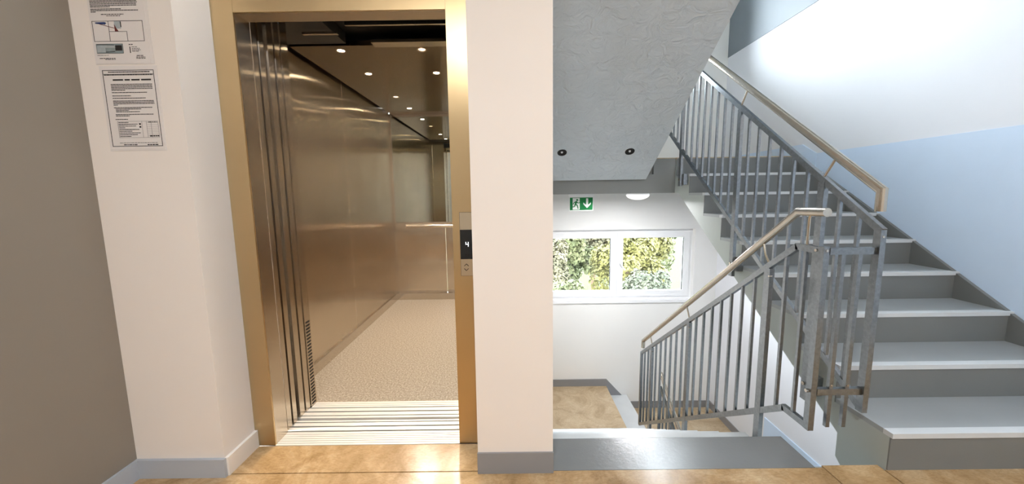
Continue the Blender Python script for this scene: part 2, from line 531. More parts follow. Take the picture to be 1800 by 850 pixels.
# flight going down (left side)
dn = thing('stair_flight', (DX1, 1.73, 0), 'grey stair flight going down behind the pillar', 'stairs', 'stair flights', 'structure')
DY0 = 1.726
side = [(1.53, -0.012), (DY0, -0.012)]
for i in range(1, 9):
    y = DY0 + GO_D * (i - 1)
    side += [(y, -RISE * i), (y + GO_D, -RISE * i)]
yl = DY0 + GO_D * 8
side += [(yl, -RISE * 9), (yl, -RISE * 9 - 0.30), (DY0 + 0.05, -0.42), (1.53, -0.26)]
MB().prism(side, 'x', SX0, DX1).build('slab', M_SIDE, dn)
MB().box(SX0, DX1 + 0.004, Y1 + 0.008, DY0 + 0.004, -0.012, 0.0).bevel(0.003).build('top_strip', M_STRIP, dn)
for i in range(1, 9):
    y = DY0 + GO_D * (i - 1); z = -RISE * i
    t = box('tread', M_TREAD, SX0, DX1, y, y + GO_D - 0.03, z, z + 0.012, dn)
    box('nosing', M_NOSING, SX0, DX1 + 0.004, y + GO_D - 0.03, y + GO_D + 0.010, z - 0.012, z + 0.0125, t, 0.003)

# flight above, seen from below
SA = 0.663
sz = lambda y: 1.344 + SA * (3.725 - y)
ab = thing('stair_flight', (SX0, 3.75, 1.344), 'sloping underside of the stair flight overhead with two recessed lamps', 'stairs', 'stair flights', 'structure')
prof = [(3.725, sz(3.725)), (1.70, sz(1.70)), (1.53, 2.85), (1.53, 3.40), (DY0, 3.40)]
for i in range(1, 9):
    y = DY0 + GO_D * (i - 1)
    prof += [(y, 3.45 - RISE * i + .0), (min(y + GO_D, 3.80), 3.45 - RISE * i)]
prof += [(3.80, 1.9), (3.80, 1.40)]
MB().prism(prof, 'x', SX0, DX1 - 0.003).bevel(0.006).build('slab', M_SOFFIT, ab)

# half landings
hl = thing('half_landing', (UX0, 3.75, 1.21), 'grey half landing slab at the head of the rising stair', 'landing', None, 'structure')
MB().box(1.40, XR, 3.765, YF, 1.21, 1.545).box(SX0, 1.40, 3.805, YF, 1.21, 1.545).box(SX0, 1.40, 3.765, 3.805, 1.21, 1.395).bevel(0.003).build('slab', M_SLAB, hl)
MB().box(UX0, XR, 3.745, YF, 1.53, 1.5525).build('floor_sheet', M_LINO2, hl)
MB().box(1.40, UX0, 3.762, YF, 1.545, 1.5525).build('floor_sheet', M_LINO2, hl)
box('tread', M_TREAD, 1.12, 1.40, 3.81, YF, 1.545, 1.725, hl)
box('upper_slab', M_SLAB, SX0, 1.12, 3.81, YF, 1.545, 1.8975, hl)

ll = thing('half_landing', (LX, 3.85, LZ), 'brown lower half landing with one pale step under the window', 'landing', None, 'structure')
MB().box(SX0, LX, yl + 0.001, YF, LZ - 0.34, LZ - 0.006).build('slab', M_SLAB, ll)
MB().box(LX, XR, 3.765, YF, RZ - 0.34, RZ - 0.006).build('slab', M_SLAB, ll)
MB().box(SX0, LX, yl + 0.001, YF, LZ - 0.006, LZ).bevel(0.002).build('floor_sheet', M_LINO2, ll)
MB().box(MX, XR, 3.75, YF, RZ - 0.006, RZ).bevel(0.002).build('floor_sheet', M_LINO2, ll)
MB().box(LX, MX, 3.80, YF, RZ - 0.006, TZ).bevel(0.004).build('tread', M_NOSING, ll)

# ------------------------------------------------------------------ railings
RW, RH = 0.020, 0.030


def post(root, x, y, z0, z1, sx=0.020, sy=0.034, name='post'):
    return MB().box(x - sx / 2, x + sx / 2, y - sy / 2, y + sy / 2, z0, z1).bevel(0.0015).build(name, M_GALV, root)


def baluster(root, x, y, z0, z1, s=0.0145):
    return MB().box(x - s / 2, x + s / 2, y - s / 2, y + s / 2, z0, z1).build('baluster', M_GALV, root)


def bracket(root, pts):
    return MB().tube(pts, 0.006, 10).build('bracket', M_TUBE, root)


def bolt(root, x, y, z, axis='x', r=0.007, l=0.010):
    d = {'x': Vector((l, 0, 0)), 'y': Vector((0, l, 0))}[axis]
    c = Vector((x, y, z))
    return MB().tube([c - d, c + d], r, 8).build('bolt', M_TUBE, root)


def up_railing(dz, label):
    X = 1.562
    r = thing('stair_railing', (X, 1.575, dz), label, 'railing', 'stair railings')
    tz = lambda y: dz + 1.036 + 0.70 * (y - 1.575)
    bz = lambda y: dz + 0.226 + 0.705 * (y - 1.575)
    ye = 3.80
    MB().bar((X, 1.574, tz(1.574)), (X, ye, tz(ye)), RW, RH).bevel(0.0015).build('top_rail', M_GALV, r)
    MB().bar((X, 1.588, bz(1.588)), (X, ye, bz(ye)), RW, RH).bevel(0.0015).build('bottom_rail', M_GALV, r)
    post(r, X, 1.586, bz(1.586) - 0.014, tz(1.574) + 0.012, 0.0235, 0.034)
    post(r, X, ye, bz(ye), tz(ye), 0.0225, 0.03)
    posts = [1.902, 2.636, 3.525]
    for y in posts:
        pl = post(r, X, y, bz(y) - (0.36 if y < 3 else 0.33), tz(y) - 0.01, 0.0225, 0.040)
        zb = bz(y) - 0.27
        box('fixing_plate', M_GALV, X + 0.010, UX0, y - 0.045, y + 0.045, zb - 0.05, zb + 0.05, pl, 0.002)
        bolt(pl, X, y, zb, 'x', 0.010, 0.018)
    ys = [1.690, 1.795] + [1.902 + 0.105 * k for k in range(1, 7)] + [2.636 + 0.0988 * k for k in range(1, 9)] + [3.62, 3.71]
    for y in ys:
        baluster(r, X, y, bz(y), tz(y))
    bolt(r, X, 1.570, tz(1.574) - 0.022, 'y', 0.0055, 0.003)['label'] = 'dark bolt hole'
    bolt(r, X + 0.012, 1.586, dz + 0.955, 'x', 0.006, 0.006)
    bolt(r, X + 0.012, 1.586, dz + 0.315, 'x', 0.006, 0.006)
    # tubular handrail
    hz = lambda y: dz + 1.206 + 0.70 * (y - 1.595)
    MB().tube([(X, 1.597, hz(1.597) - 0.088), (X, 1.597, hz(1.597)), (X, ye, hz(ye))], 0.0195, 20).build('handrail', M_TUBE, r)
    for y in (1.902, 2.636, 3.525):
        q = y - 0.062
        bracket(r, [(X, y, tz(y) + 0.012), (X, q, hz(q) - 0.012)])
    return r


up_railing(0, 'galvanised railing with steel handrail along the flight going up')
up_railing(-ST, 'galvanised railing of the flight far below, handrail end showing by the lower floor')

X = 1.340
dr = thing('stair_railing', (X, 1.58, 0), 'galvanised railing with steel handrail along the flight going down', 'railing', 'stair railings')
SD = 0.697
tz = lambda y: 0.952 - (SD * (y - 1.746) if y > 1.746 else 0)
bz = lambda y: 0.142 - (0.695 * (y - 1.75) if y > 1.75 else 0)
ye = 3.77
MB().bar((X, 1.598, 0.952), (X, 1.752, 0.952), RW, RH).bevel(0.0015).build('top_rail', M_GALV, dr)
MB().bar((X, 1.742, tz(1.746) + 0.002), (X, ye, tz(ye)), RW, RH).bevel(0.0015).build('top_rail', M_GALV, dr)
MB().bar((X, 1.598, 0.142), (X, 1.756, 0.142), RW, RH).bevel(0.0015).build('bottom_rail', M_GALV, dr)
MB().bar((X, 1.746, 0.144), (X, ye, bz(ye)), RW, RH).bevel(0.0015).build('bottom_rail', M_GALV, dr)
post(dr, X, 1.598, 0.128, 0.972, 0.0255, 0.030)
post(dr, X, ye, bz(ye) - 0.01, tz(ye) + 0.01, 0.0225, 0.03)
for y in (1.930, 2.765, 3.49):
    pl = post(dr, X, y, bz(y) - 0.30, tz(y) - 0.012, 0.022, 0.044)
    bolt(pl, X - 0.006, y - 0.02, tz(y) - 0.05, 'x', 0.005, 0.008)
    zb = bz(y) - 0.26
    box('fixing_plate', M_GALV, DX1, X - 0.011, y - 0.05, y + 0.05, zb - 0.04, zb + 0.04, pl, 0.002)
ys = [1.692, 1.808] + [1.930 + 0.1044 * k for k in range(1, 8)] + [2.765 + 0.1036 * k for k in range(1, 7)] + [3.583, 3.676]
for y in ys:
    baluster(dr, X, y, bz(y), tz(y))
bolt(dr, X - 0.012, 1.622, 0.952, 'x', 0.007, 0.006)
bolt(dr, X, 1.582, 0.955, 'y', 0.0055, 0.003)
bolt(dr, X - 0.018, 1.598, 0.315, 'x', 0.008, 0.008)
hz = lambda y: 1.116 - (0.722 * (y - 1.757) if y > 1.757 else 0)
MB().tube([(X, 1.597, 1.118), (X, 1.757, 1.116), (X, 3.735, hz(3.735)), (X, 3.735, hz(3.735) - 0.075)], 0.0190, 20).build('handrail', M_TUBE, dr)
bracket(dr, [(X, 1.692, 0.965), (X, 1.692, 1.085), (X, 1.688, 1.10)])
bracket(dr, [(X, 1.93, tz(1.93) + 0.012), (X, 1.965, tz(1.93) + 0.055), (X, 1.985, hz(1.985) - 0.012)])
for y in (2.765, 3.49):
    q = y + 0.055
    bracket(dr, [(X, y, tz(y) + 0.012), (X, q, hz(q) - 0.01)])

# short panel linking both railings at the landing
X0, X1 = 1.3532, 1.5500
lk = thing('railing_link', (1.45, 1.575, 0.14), 'short galvanised panel with two bars joining both stair railings', 'railing')
box('top_rail', M_GALV, X0, X1, 1.580, 1.602, 0.938, 0.967, lk, 0.0015)
box('bottom_rail', M_GALV, X0, X1, 1.580, 1.602, 0.300, 0.329, lk, 0.0015)
for x in (1.415, 1.487):
    baluster(lk, x, 1.591, 0.145, 0.94, 0.017)
    bolt(lk, x - 0.001, 1.5815, 0.345, 'y', 0.004, 0.002)

# ------------------------------------------------------------------ window in the far wall
def window(name, z0, z1, label):
    w = thing(name, (WX0, YF + 0.1, z0), label, 'window', None, 'structure')
    ya, yb = YF + 0.085, YF + 0.155
    fr = 0.055
    m = MB().box(WX0, WX0 + fr, ya, yb, z0, z1).box(WX1 - fr, WX1, ya, yb, z0, z1).box(WX0 + fr, WX1 - fr, ya, yb, z1 - fr, z1).box(WX0 + fr, WX1 - fr, ya, yb, z0, z0 + fr)
    m.bevel(0.0015).build('frame', M_PVC, w)
    xm = (WX0 + WX1) / 2
    box('mullion', M_PVC, xm - 0.035, xm + 0.035, ya, yb, z0 + fr, z1 - fr, w, 0.003)
    for k, (a, b) in enumerate(((WX0 + fr - 0.012, xm - 0.006), (xm + 0.006, WX1 - fr + 0.012))):
        c, d = z0 + fr - 0.012, z1 - fr + 0.012
        sw = 0.082
        s = MB().box(a, a + sw, ya - 0.022, ya + 0.03, c, d).box(b - sw, b, ya - 0.022, ya + 0.03, c, d).box(a + sw, b - sw, ya - 0.022, ya + 0.03, d - sw, d).box(a + sw, b - sw, ya - 0.022, ya + 0.03, c, c + sw)
        s = s.bevel(0.0015).build('sash', M_PVC, w)
        box('pane', M_GLASS, a + sw - 0.004, b - sw + 0.004, ya + 0.004, ya + 0.008, c + sw - 0.004, d - sw + 0.004, s)
        box('glazing_bead', M_DARKGAP, b - sw - 0.004, b - sw + 0.001, ya - 0.004, ya + 0.012, c + sw, d - sw, s)
        if k == 1:
            h = MB().box(a + 0.022, a + 0.046, ya - 0.034, ya - 0.022, (c + d) / 2 - 0.03, (c + d) / 2 + 0.05).bevel(0.004)
            h.bar((a + 0.034, ya - 0.052, (c + d) / 2 + 0.03), (a + 0.105, ya - 0.056, (c + d) / 2 - 0.075), 0.020, 0.016, (0, 1, 0))
            h.bar((a + 0.034, ya - 0.056, (c + d) / 2 + 0.024), (a + 0.034, ya - 0.026, (c + d) / 2 + 0.024), 0.018, 0.018)
            h.build('handle', M_PVC, s)
    box('sill', M_PVC, WX0 - 0.0, WX1 + 0.0, YF - 0.02, ya, z0 - 0.03, z0 + 0.004, w, 0.004)
    return w


window('window_1', WZ0, WZ1, 'white two sash window with tree view behind the lower landing')
window('window_2', W2[0], W2[1], 'white two sash window on the half landing above')
area_light('daylight_portal', ((WX0 + WX1) / 2, YF + 0.29, (WZ0 + WZ1) / 2), (0, -1, 0), WX1 - WX0, WZ1 - WZ0, 1, portal=True)
area_light('daylight_window_2', ((WX0 + WX1) / 2, YF + 0.29, (W2[0] + W2[1]) / 2), (0, -1, 0), WX1 - WX0, W2[1] - W2[0], 225, (0.88, 0.93, 1.0))
# ------------------------------------------------------------------ elevator entrance
ent = thing('elevator_entrance', (-0.73, Y2, 0), 'bronze tinted steel elevator door frame between cream wall and pillar', 'elevator door')
box('jamb', M_FRAME, -1.283, -1.186, Y2, 1.714, 0, 2.305, ent, 0.002)
box('jamb', M_FRAME, -0.277, -0.150, Y2, 1.714, 0, 2.305, ent, 0.002)
box('lintel', M_FRAME, -1.185, -0.278, Y2, 1.714, 2.0, 2.305, ent, 0.002)
box('reveal_panel', M_JAMB, -1.230, -1.186, 1.7145, 1.806, 0.0, 2.015, ent, 0.001)
box('reveal_panel', M_JAMB, -0.277, -0.230, 1.7145, 1.806, 0.0, 2.015, ent, 0.001)
box('lintel_soffit', M_JAMB, -1.186, -0.277, 1.7145, 1.806, 2.003, 2.03, ent, 0.001)
# landing door leaves, slid open to the left
box('door_leaf', M_JAMB, -1.62, -1.192, 1.820, 1.856, 0.006, 2.06, ent, 0.002)
box('door_leaf', M_JAMB, -1.62, -1.190, 1.868, 1.902, 0.006, 2.06, ent, 0.002)
box('track_cover', M_DARKGAP, -1.66, -0.15, 1.812, 1.912, 2.07, 2.30, ent)
box('wall_lining', M_DARKGAP, -0.270, -0.16, 1.815, 1.912, -0.02, 2.07, ent)
box('shaft_lining', M_DARKGAP, -1.66, -1.63, 1.815, 1.912, -0.02, 2.07, ent)
si = MB().box(-1.66, -0.16, 1.702, 1.905, -0.06, -0.010)
si = si.build('sill', M_ALU, ent)
for a, b in ((1.702, 1.716), (1.719, 1.733), (1.736, 1.750), (1.753, 1.767), (1.770, 1.784), (1.787, 1.806), (1.816, 1.846), (1.856, 1.884), (1.892, 1.905)):
    box('sill_rib', M_ALU, -1.186 if b < 1.81 else -1.62, -0.277, a, b, -0.010, 0.002, si, 0.001)

for a, b in ((1.8055, 1.8165), (1.8455, 1.8565), (1.8835, 1.8925)):  # near-black strips put the shade of the door tracks into colour
    box('track_slot_shade', M_DARKGAP, -1.62, -0.277, a, b, -0.010, -0.002, si)

# ------------------------------------------------------------------ elevator car
CX0, CX1, CY0, CY1, CZ = -1.387, -0.275, 2.10, 4.37, 2.132
car = thing('elevator_car', (-0.83, 3.2, 0), 'brushed steel elevator car standing open with mirror and spot lamps', 'elevator')
for a, b in ((CY0, 3.180), (3.184, CY1)):
    box('wall_panel', M_CAR, CX0 - 0.02, CX0, a, b, 0.0, 2.20, car, 0.0012)
    box('wall_panel', M_CAR, CX1, CX1 + 0.02, a, b, 0.0, 2.20, car, 0.0012)
for a, b in ((CX0, -0.795), (-0.791, CX1)):
    box('wall_panel', M_CAR, a, b, CY1, CY1 + 0.02, 0.0, 0.905, car, 0.0012)
mir = box('mirror', M_MIRROR, CX0 + 0.022, CX1 - 0.004, CY1 - 0.002, CY1 + 0.004, 0.912, CZ - 0.03, car)
box('corner_trim', M_CARTRIM, CX0, CX0 + 0.02, CY1 - 0.016, CY1 + 0.004, 0.08, CZ, car, 0.002)
box('back_lining', M_CARTRIM, CX0, CX1, CY1 + 0.005, CY1 + 0.02, 0.9, 2.2, car)
MB().box(CX0, CX0 + 0.016, CY0 + .02, CY1 - 0.075, 0.0, 0.075).bevel(0.002).build('skirting', M_CARTRIM, car)
MB().box(CX0, CX1, CY1 - 0.075, CY1, 0.0, 0.075).bevel(0.002).build('skirting', M_CARTRIM, car)
MB().box(CX1 - 0.016, CX1, CY0 + .02, CY1 - 0.075, 0.0, 0.075).bevel(0.002).build('skirting', M_CARTRIM, car)
box('car_floor', M_VINYL, CX0 - 0.02, CX1 + 0.02, 2.09, CY1 + 0.02, -0.06, 0.0, car)
# handrail on the back wall
hr = MB().tube([(-1.235, CY1 - 0.055, 0.868), (CX1 - 0.03, CY1 - 0.055, 0.868)], 0.0185, 18).build('handrail', M_CARTRIM, car)
for x in (-1.15, -0.45):
    MB().tube([(x, CY1 - 0.06, 0.862), (x, CY1 + 0.002, 0.855)], 0.007, 10).build('handrail_bracket', M_CARTRIM, hr)
# front return, car door leaves, car sill
box('front_post', M_JAMB, CX0, -1.187, 2.040, 2.098, 0.0, 2.20, car, 0.001)
vt = MB()
for k in range(26):
    vt.box(-1.1875, -1.1860, 2.050, 2.088, 0.012 + k * 0.0195, 0.022 + k * 0.0195)
vt = vt.build('vent_slots', M_BLACK, car); vt['kind'] = 'stuff'
box('door_leaf', M_JAMB, -1.62, -1.190, 1.932, 1.975, 0.006, 2.10, car, 0.002)
box('door_leaf', M_JAMB, -1.62, -1.188, 1.987, 2.028, 0.006, 2.10, car, 0.002)
box('front_post', M_JAMB, CX1 - 0.002, CX1 + 0.03, 1.926, 2.098, 0.0, 2.20, car, 0.001)
cs = box('sill', M_ALU, -1.62, CX1 + 0.02, 1.926, 2.09, -0.06, -0.010, car)
for a, b in ((1.926, 1.944), (1.952, 1.982), (1.992, 2.022), (2.030, 2.046), (2.049, 2.067), (2.070, 2.089)):
    box('sill_rib', M_ALU, -1.185 if b > 2.03 else -1.62, CX1, a, b, -0.010, 0.003, cs, 0.001)
for a, b in ((1.9435, 1.9525), (1.9815, 1.9925), (2.0215, 2.0305)):  # dark strips painting the shade inside the car door tracks
    box('track_slot_shade', M_DARKGAP, -1.62, CX1, a, b, -0.010, -0.001, cs)
box('shaft_gap', M_DARKGAP, -1.66, -0.16, 1.905, 1.926, -0.30, -0.06, car)
# ceiling: dark front recess, steel bars shaped as door operator reflections, polished panels with spot lamps
box('ceiling_lining', M_BLACK, CX0 - 0.25, CX1 + 0.05, 1.915, CY1 + 0.02, 2.205, 2.25, car)
box('reflection_bar', M_CARTRIM, -0.870, CX1, 2.085, 2.10, 2.105, 2.135, car, 0.002)
box('reflection_bar', M_CARTRIM, -0.830, CX1, 2.345, 2.42, 2.118, 2.135, car, 0.002)
box('reflection_bar', M_CARTRIM, -1.150, -0.955, 2.185, 2.205, 2.105, 2.118, car, 0.002)
box('operator_cover', M_BLACK, CX0, -1.0, 2.11, 2.40, 2.135, 2.2, car)
for a, b in ((2.425, 3.272), (3.276, CY1)):
    pn = box('ceiling_panel', M_CEIL, CX0 + 0.028, CX1 - 0.01, a, b, CZ, CZ + 0.03, car, 0.001)
for x in (-1.075, -0.562):
    for y in (2.50, 2.955, 3.62, 4.08):
        dim = (x < -1 and abs(y - 3.62) < .01) or (x > -1 and y < 2.6)
        lp = MB().lathe([(0.021, -0.001), (0.030, -0.004), (0.033, 0.0), (0.033, 0.004), (0.021, 0.004), (0.021, -0.001)], (x, y, CZ - 0.001), 24).build('ceiling_lamp', M_CARTRIM, car)
        MB().lathe([(0.0, -0.0015), (0.021, -0.001)], (x, y, CZ), 20).build('bulb', M_LEDDIM if dim else M_LED, lp)
        l = bpy.data.lights.new('ceiling_lamp_light', 'SPOT')
        l.energy = 12.0 if dim else 46.0; l.color = (1.0, 0.85, 0.69); l.spot_size = 2.4; l.spot_blend = 0.6; l.shadow_soft_size = 0.02
        lo = bpy.data.objects.new('ceiling_lamp_light', l)
        lo.location = (x, y, CZ - 0.02)
        COL.objects.link(lo)
        lo.parent = car; lo.matrix_parent_inverse = Matrix.Translation(-Vector(car.location))

# call panel on the right jamb
cp = thing('call_panel', (-0.21, Y2, 0.85), 'elevator call panel with black display reading 4 and arrow buttons', 'call panel')
box('plate', M_PLATE, -0.243, -0.169, Y2 - 0.004, Y2, 0.842, 1.134, cp, 0.0015)
box('plate_edge', M_BLACK, -0.2445, -0.169, Y2 - 0.001, Y2 - 0.0002, 0.8405, 1.1355, cp)
ds = box('display', M_DISPLAY, -0.2425, -0.169, Y2 - 0.0060, Y2 - 0.0035, 0.920, 1.056, cp, 0.0008)
dg = MB()
cx, cz0 = on_y(821.5, 428.5, Y2).x, on_y(821.5, 428.5, Y2).z
yd0, yd1 = Y2 - 0.0066, Y2 - 0.0059
dg.box(cx - 0.0075, cx - 0.0045, yd0, yd1, cz0 - 0.001, cz0 + 0.010).box(cx - 0.0075, cx + 0.0065, yd0, yd1, cz0 - 0.002, cz0 + 0.001).box(cx + 0.0035, cx + 0.0065, yd0, yd1, cz0 - 0.011, cz0 + 0.010)
dg.build('digit', M_DIGIT, ds)
box('indicator', M_BLACK, cx - 0.0075, cx + 0.007, yd0, yd1, 0.935, 0.943, ds)
for sgn, pyy in ((1, 465.0), (-1, 473.0)):
    q = on_y(820.2, pyy, Y2)
    m = MB()
    m.bar((q.x - 0.010, Y2 - 0.005, q.z - 0.005 * sgn), (q.x, Y2 - 0.005, q.z + 0.005 * sgn), 0.003, 0.0025, (0, 1, 0))
    m.bar((q.x + 0.010, Y2 - 0.005, q.z - 0.005 * sgn), (q.x, Y2 - 0.005, q.z + 0.005 * sgn), 0.003, 0.0025, (0, 1, 0))
    m.build('arrow_button', M_BLACK, cp)

# ------------------------------------------------------------------ notices on the wall
YP = Y1 - 0.0022


def pbox(mb, px0, py0, px1, py1, lay=0):
    a, b = on_y(px0, py0, Y1), on_y(px1, py1, Y1)
    # keep it upright: the photo leans, so use height for z and the mean for x
    mb.box(min(a.x, b.x), max(a.x, b.x), YP - 0.0004 * (lay + 1), YP - 0.0004 * lay, min(a.z, b.z), max(a.z, b.z))


def words(mb, x0, x1, z, h, fill=1.0, gap=0.0022):
    x = x0
    while x < x0 + (x1 - x0) * fill - 0.002:
        wl = min(random.uniform(0.004, 0.013), x0 + (x1 - x0) * fill - x)
        mb.box(x, x + wl, YP - 0.0004, YP, z, z + h)
        x += wl + gap


def frame(mb, x0, x1, z0, z1, t):
    mb.box(x0, x1, YP - .0004, YP, z0, z0 + t).box(x0, x1, YP - .0004, YP, z1 - t, z1).box(x0, x0 + t, YP - .0004, YP, z0, z1).box(x1 - t, x1, YP - .0004, YP, z0, z1)


n1 = thing('wall_notice', (-1.47, Y1, 1.40), 'white sheet with black border and small table taped under the picture notice', 'notice', 'notices on the cream wall')
NX0, NX1, NZ0, NZ1 = -1.583, -1.360, 1.403, 1.722
box('plastic_sleeve', M_PAPER, NX0, NX1, YP + 0.0008, Y1, NZ0, NZ1, n1)
box('paper', M_PAPER, NX0 + 0.004, NX1 - 0.006, YP, YP + 0.0008, NZ0 + 0.006, NZ1 - 0.004, n1)
bx0, bx1, bz0, bz1 = -1.571, -1.373, 1.420, 1.7065
m = MB(); frame(m, bx0, bx1, bz0, bz1, 0.0022)
m.box(bx0, bx1, YP - .0004, YP, bz1 - 0.0155, bz1 - 0.0145)
m.build('border', M_INK, n1)
m = MB()
words(m, bx0 + 0.022, bx1 - 0.016, bz1 - 0.009, 0.0034, 1, 0.0012)
words(m, bx0 + 0.005, bx1 - 0.004, bz1 - 0.0195, 0.0036, 1, 0.0012)
x = bx0 + 0.036
for wl in (0.040, 0.020, 0.032, 0.038):
    m.box(x, x + wl, YP - .0004, YP, bz1 - 0.039, bz1 - 0.0335); x += wl + 0.006
m.build('heading', M_INK, n1)
m = MB()
z = bz1 - 0.054
for fill, ind, sp in ((1, 0, 5.4), (1, 0, 5.4), (1, 0, 5.4), (1, 0, 5.4), (.34, 0, 8.8), (.85, 0, 12), (.45, 0, 9), (.8, 0, 10), (1, 0, 5.2), (1, 0, 5.2), (1, 0, 5.2), (.1, 0, 9.6), (.95, 0, 5.2), (.65, .02, 5.2), (.33, .02, 5.2), (.6, .02, 10), (.95, .01, 5.4), (.34, .01, 13), (.3, 0, 0)):
    words(m, bx0 + 0.026 + ind * .3, bx1 - 0.012, z, 0.0026, fill, 0.0012)
    z -= sp / 1000
m.build('text_lines', M_INK, n1)['kind'] = 'stuff'
m = MB()
tx0, tx1, tz1, tz0 = bx0 + 0.032, bx1 - 0.008, bz0 + 0.096, bz0 + 0.033
frame(m, tx0, tx1, tz0, tz1, 0.0009)
for k in range(1, 9):
    m.box(tx0 + 0.112, tx1, YP - .0004, YP, tz0 + k * 0.007, tz0 + k * 0.007 + 0.0006)
for xx in (0.094, 0.112, 0.13):
    m.box(tx0 + xx, tx0 + xx + 0.0007, YP - .0004, YP, tz0, tz1)
m.build('table_lines', M_INKG, n1)
m = MB()
for k in range(9):
    words(m, tx0 + 0.003, tx0 + 0.09, tz1 - 0.006 - k * 0.0066, 0.0024, (0.45, .85, .8, .3, .9, .6, .95, .8, .5)[k], 0.001)
for k in (0, 1):
    m.box(tx0 + 0.083, tx0 + 0.090, YP - .0004, YP, tz1 - 0.014 - k * .011, tz1 - 0.008 - k * .011)
words(m, tx0 + 0.12, tx1 - 0.004, tz1 - 0.005, 0.0025); words(m, tx0 + 0.12, tx1 - 0.002, tz0 + 0.004, 0.005)
words(m, bx0 + 0.03, bx1 - 0.02, bz0 + 0.013, 0.0016); words(m, bx0 + 0.045, bx0 + 0.10, bz0 + 0.005, 0.0034)
words(m, bx1 - 0.06, bx1 - 0.018, bz0 + 0.004, 0.004)
m.build('table_text', M_INK, n1)['kind'] = 'stuff'

n2 = thing('wall_notice', (-1.47, Y1, 1.73), 'white sheet with a framed drawing and grey photo at the top of the wall', 'notice', 'notices on the cream wall')
QX0, QX1, QZ0, QZ1 = -1.592, -1.366, 1.728, 2.045
box('plastic_sleeve', M_PAPER, QX0, QX1, YP + 0.0008, Y1, QZ0, QZ1, n2)
box('paper', M_PAPER, QX0 + 0.004, QX1 - 0.012, YP, YP + 0.0008, QZ0 + 0.004, QZ1 - 0.004, n2)
fx0, fx1, fz0, fz1 = -1.584, -1.392, 1.810, 1.884
m = MB(); frame(m, fx0, fx1, fz0, fz1, 0.0016)
m.box(-1.523, -1.5215, YP - .0004, YP, 1.846, fz1).box(-1.5235, -1.456, YP - .0004, YP, 1.845, 1.8463)
m.box(-1.5235, -1.522, YP - .0004, YP, fz0, 1.846).box(-1.4565, -1.455, YP - .0004, YP, fz0, 1.846)
m.build('drawing_frame', M_INK, n2)
m = MB().box(-1.500, -1.476, YP - .0004, YP, 1.856, 1.882).build('drawing_photo', M_PHOTO2, n2)
m = MB().prism([(-1.500, 1.872), (-1.500, 1.846), (-1.486, 1.846), (-1.494, 1.858)], 'y', YP - .0008, YP - .0004)
m.build('drawing_arrow_head', M_REDINK, n2)
m = MB().bar((-1.556, YP - .0003, 1.873), (-1.499, YP - .0003, 1.857), 0.0008, 0.002, (0, 1, 0)).build('drawing_arrow', M_REDINK, n2)
m = MB().prism([(-1.571, 1.8745), (-1.571, 1.879), (-1.535, 1.8795), (-1.529, 1.8765), (-1.535, 1.871), (-1.552, 1.8725)], 'y', YP - .0006, YP - .0001).build('drawing_arrow_tail', M_BLUEINK, n2)
m = MB().bar((-1.4755, YP - .0003, 1.881), (-1.4755, YP - .0003, 1.861), 0.0008, 0.003, (0, 1, 0)).build('drawing_pin', M_INK, n2)
ph = MB().box(-1.580, -1.478, YP - .0004, YP, 1.767, 1.802).build('photo', M_PHOTO, n2)
m = MB(); m.box(-1.577, -1.545, YP - .0008, YP - .0004, 1.771, 1.787).box(-1.576, -1.505, YP - .0008, YP - .0004, 1.787, 1.797)
m.build('photo_shape', M_PHOTO2, ph)
m = MB(); frame(m, -1.580, -1.478, 1.767, 1.802, 0.0012); m.box(-1.508, -1.482, YP - .0008, YP - .0004, 1.777, 1.796)
m.bar((-1.577, YP - .0006, 1.799), (-1.510, YP - .0006, 1.797), 0.0008, 0.002, (0, 1, 0)); m.bar((-1.545, YP - .0006, 1.772), (-1.510, YP - .0006, 1.774), 0.0008, 0.0018, (0, 1, 0))
m.build('photo_lines', M_INK, ph)
m = MB()
for z, f, a in ((2.034, .95, 0), (2.029, .9, 0), (2.020, .9, 0), (2.0145, .95, 0), (2.006, .9, 0), (1.999, .95, 0), (1.992, .92, 0), (1.985, .96, 0), (1.978, .9, 0), (1.971, .95, 0), (1.964, .3, 0), (1.9585, 1, .0), (1.953, .95, 0), (1.948, .96, 0), (1.9425, .94, 0), (1.937, .94, 0), (1.932, .4, 0), (1.9245, .62, 0), (1.9195, .98, 0), (1.9145, .1, 0)):
    words(m, -1.582, -1.396, z, 0.0026, f, 0.0012)
words(m, -1.545, -1.46, 1.9055, 0.0026); words(m, -1.525, -1.47, 1.9005, 0.0022)
words(m, -1.580, -1.535, 1.7600, 0.0012); words(m, -1.573, -1.513, 1.748, 0.0024); words(m, -1.552, -1.513, 1.7445, 0.002)
words(m, -1.455, -1.440, 1.797, 0.003); words(m, -1.445, -1.425, 1.789, 0.0018); words(m, -1.445, -1.415, 1.783, 0.002); words(m, -1.445, -1.412, 1.778, 0.002); words(m, -1.445, -1.420, 1.773, 0.002)
m.box(-1.4535, -1.4505, YP - .0004, YP, 1.768, 1.791)
words(m, -1.430, -1.405, 1.757, 0.0024); words(m, -1.432, -1.398, 1.7515, 0.0024); words(m, -1.432, -1.398, 1.747, 0.0024)
m.build('text_lines', M_INK, n2)['kind'] = 'stuff'

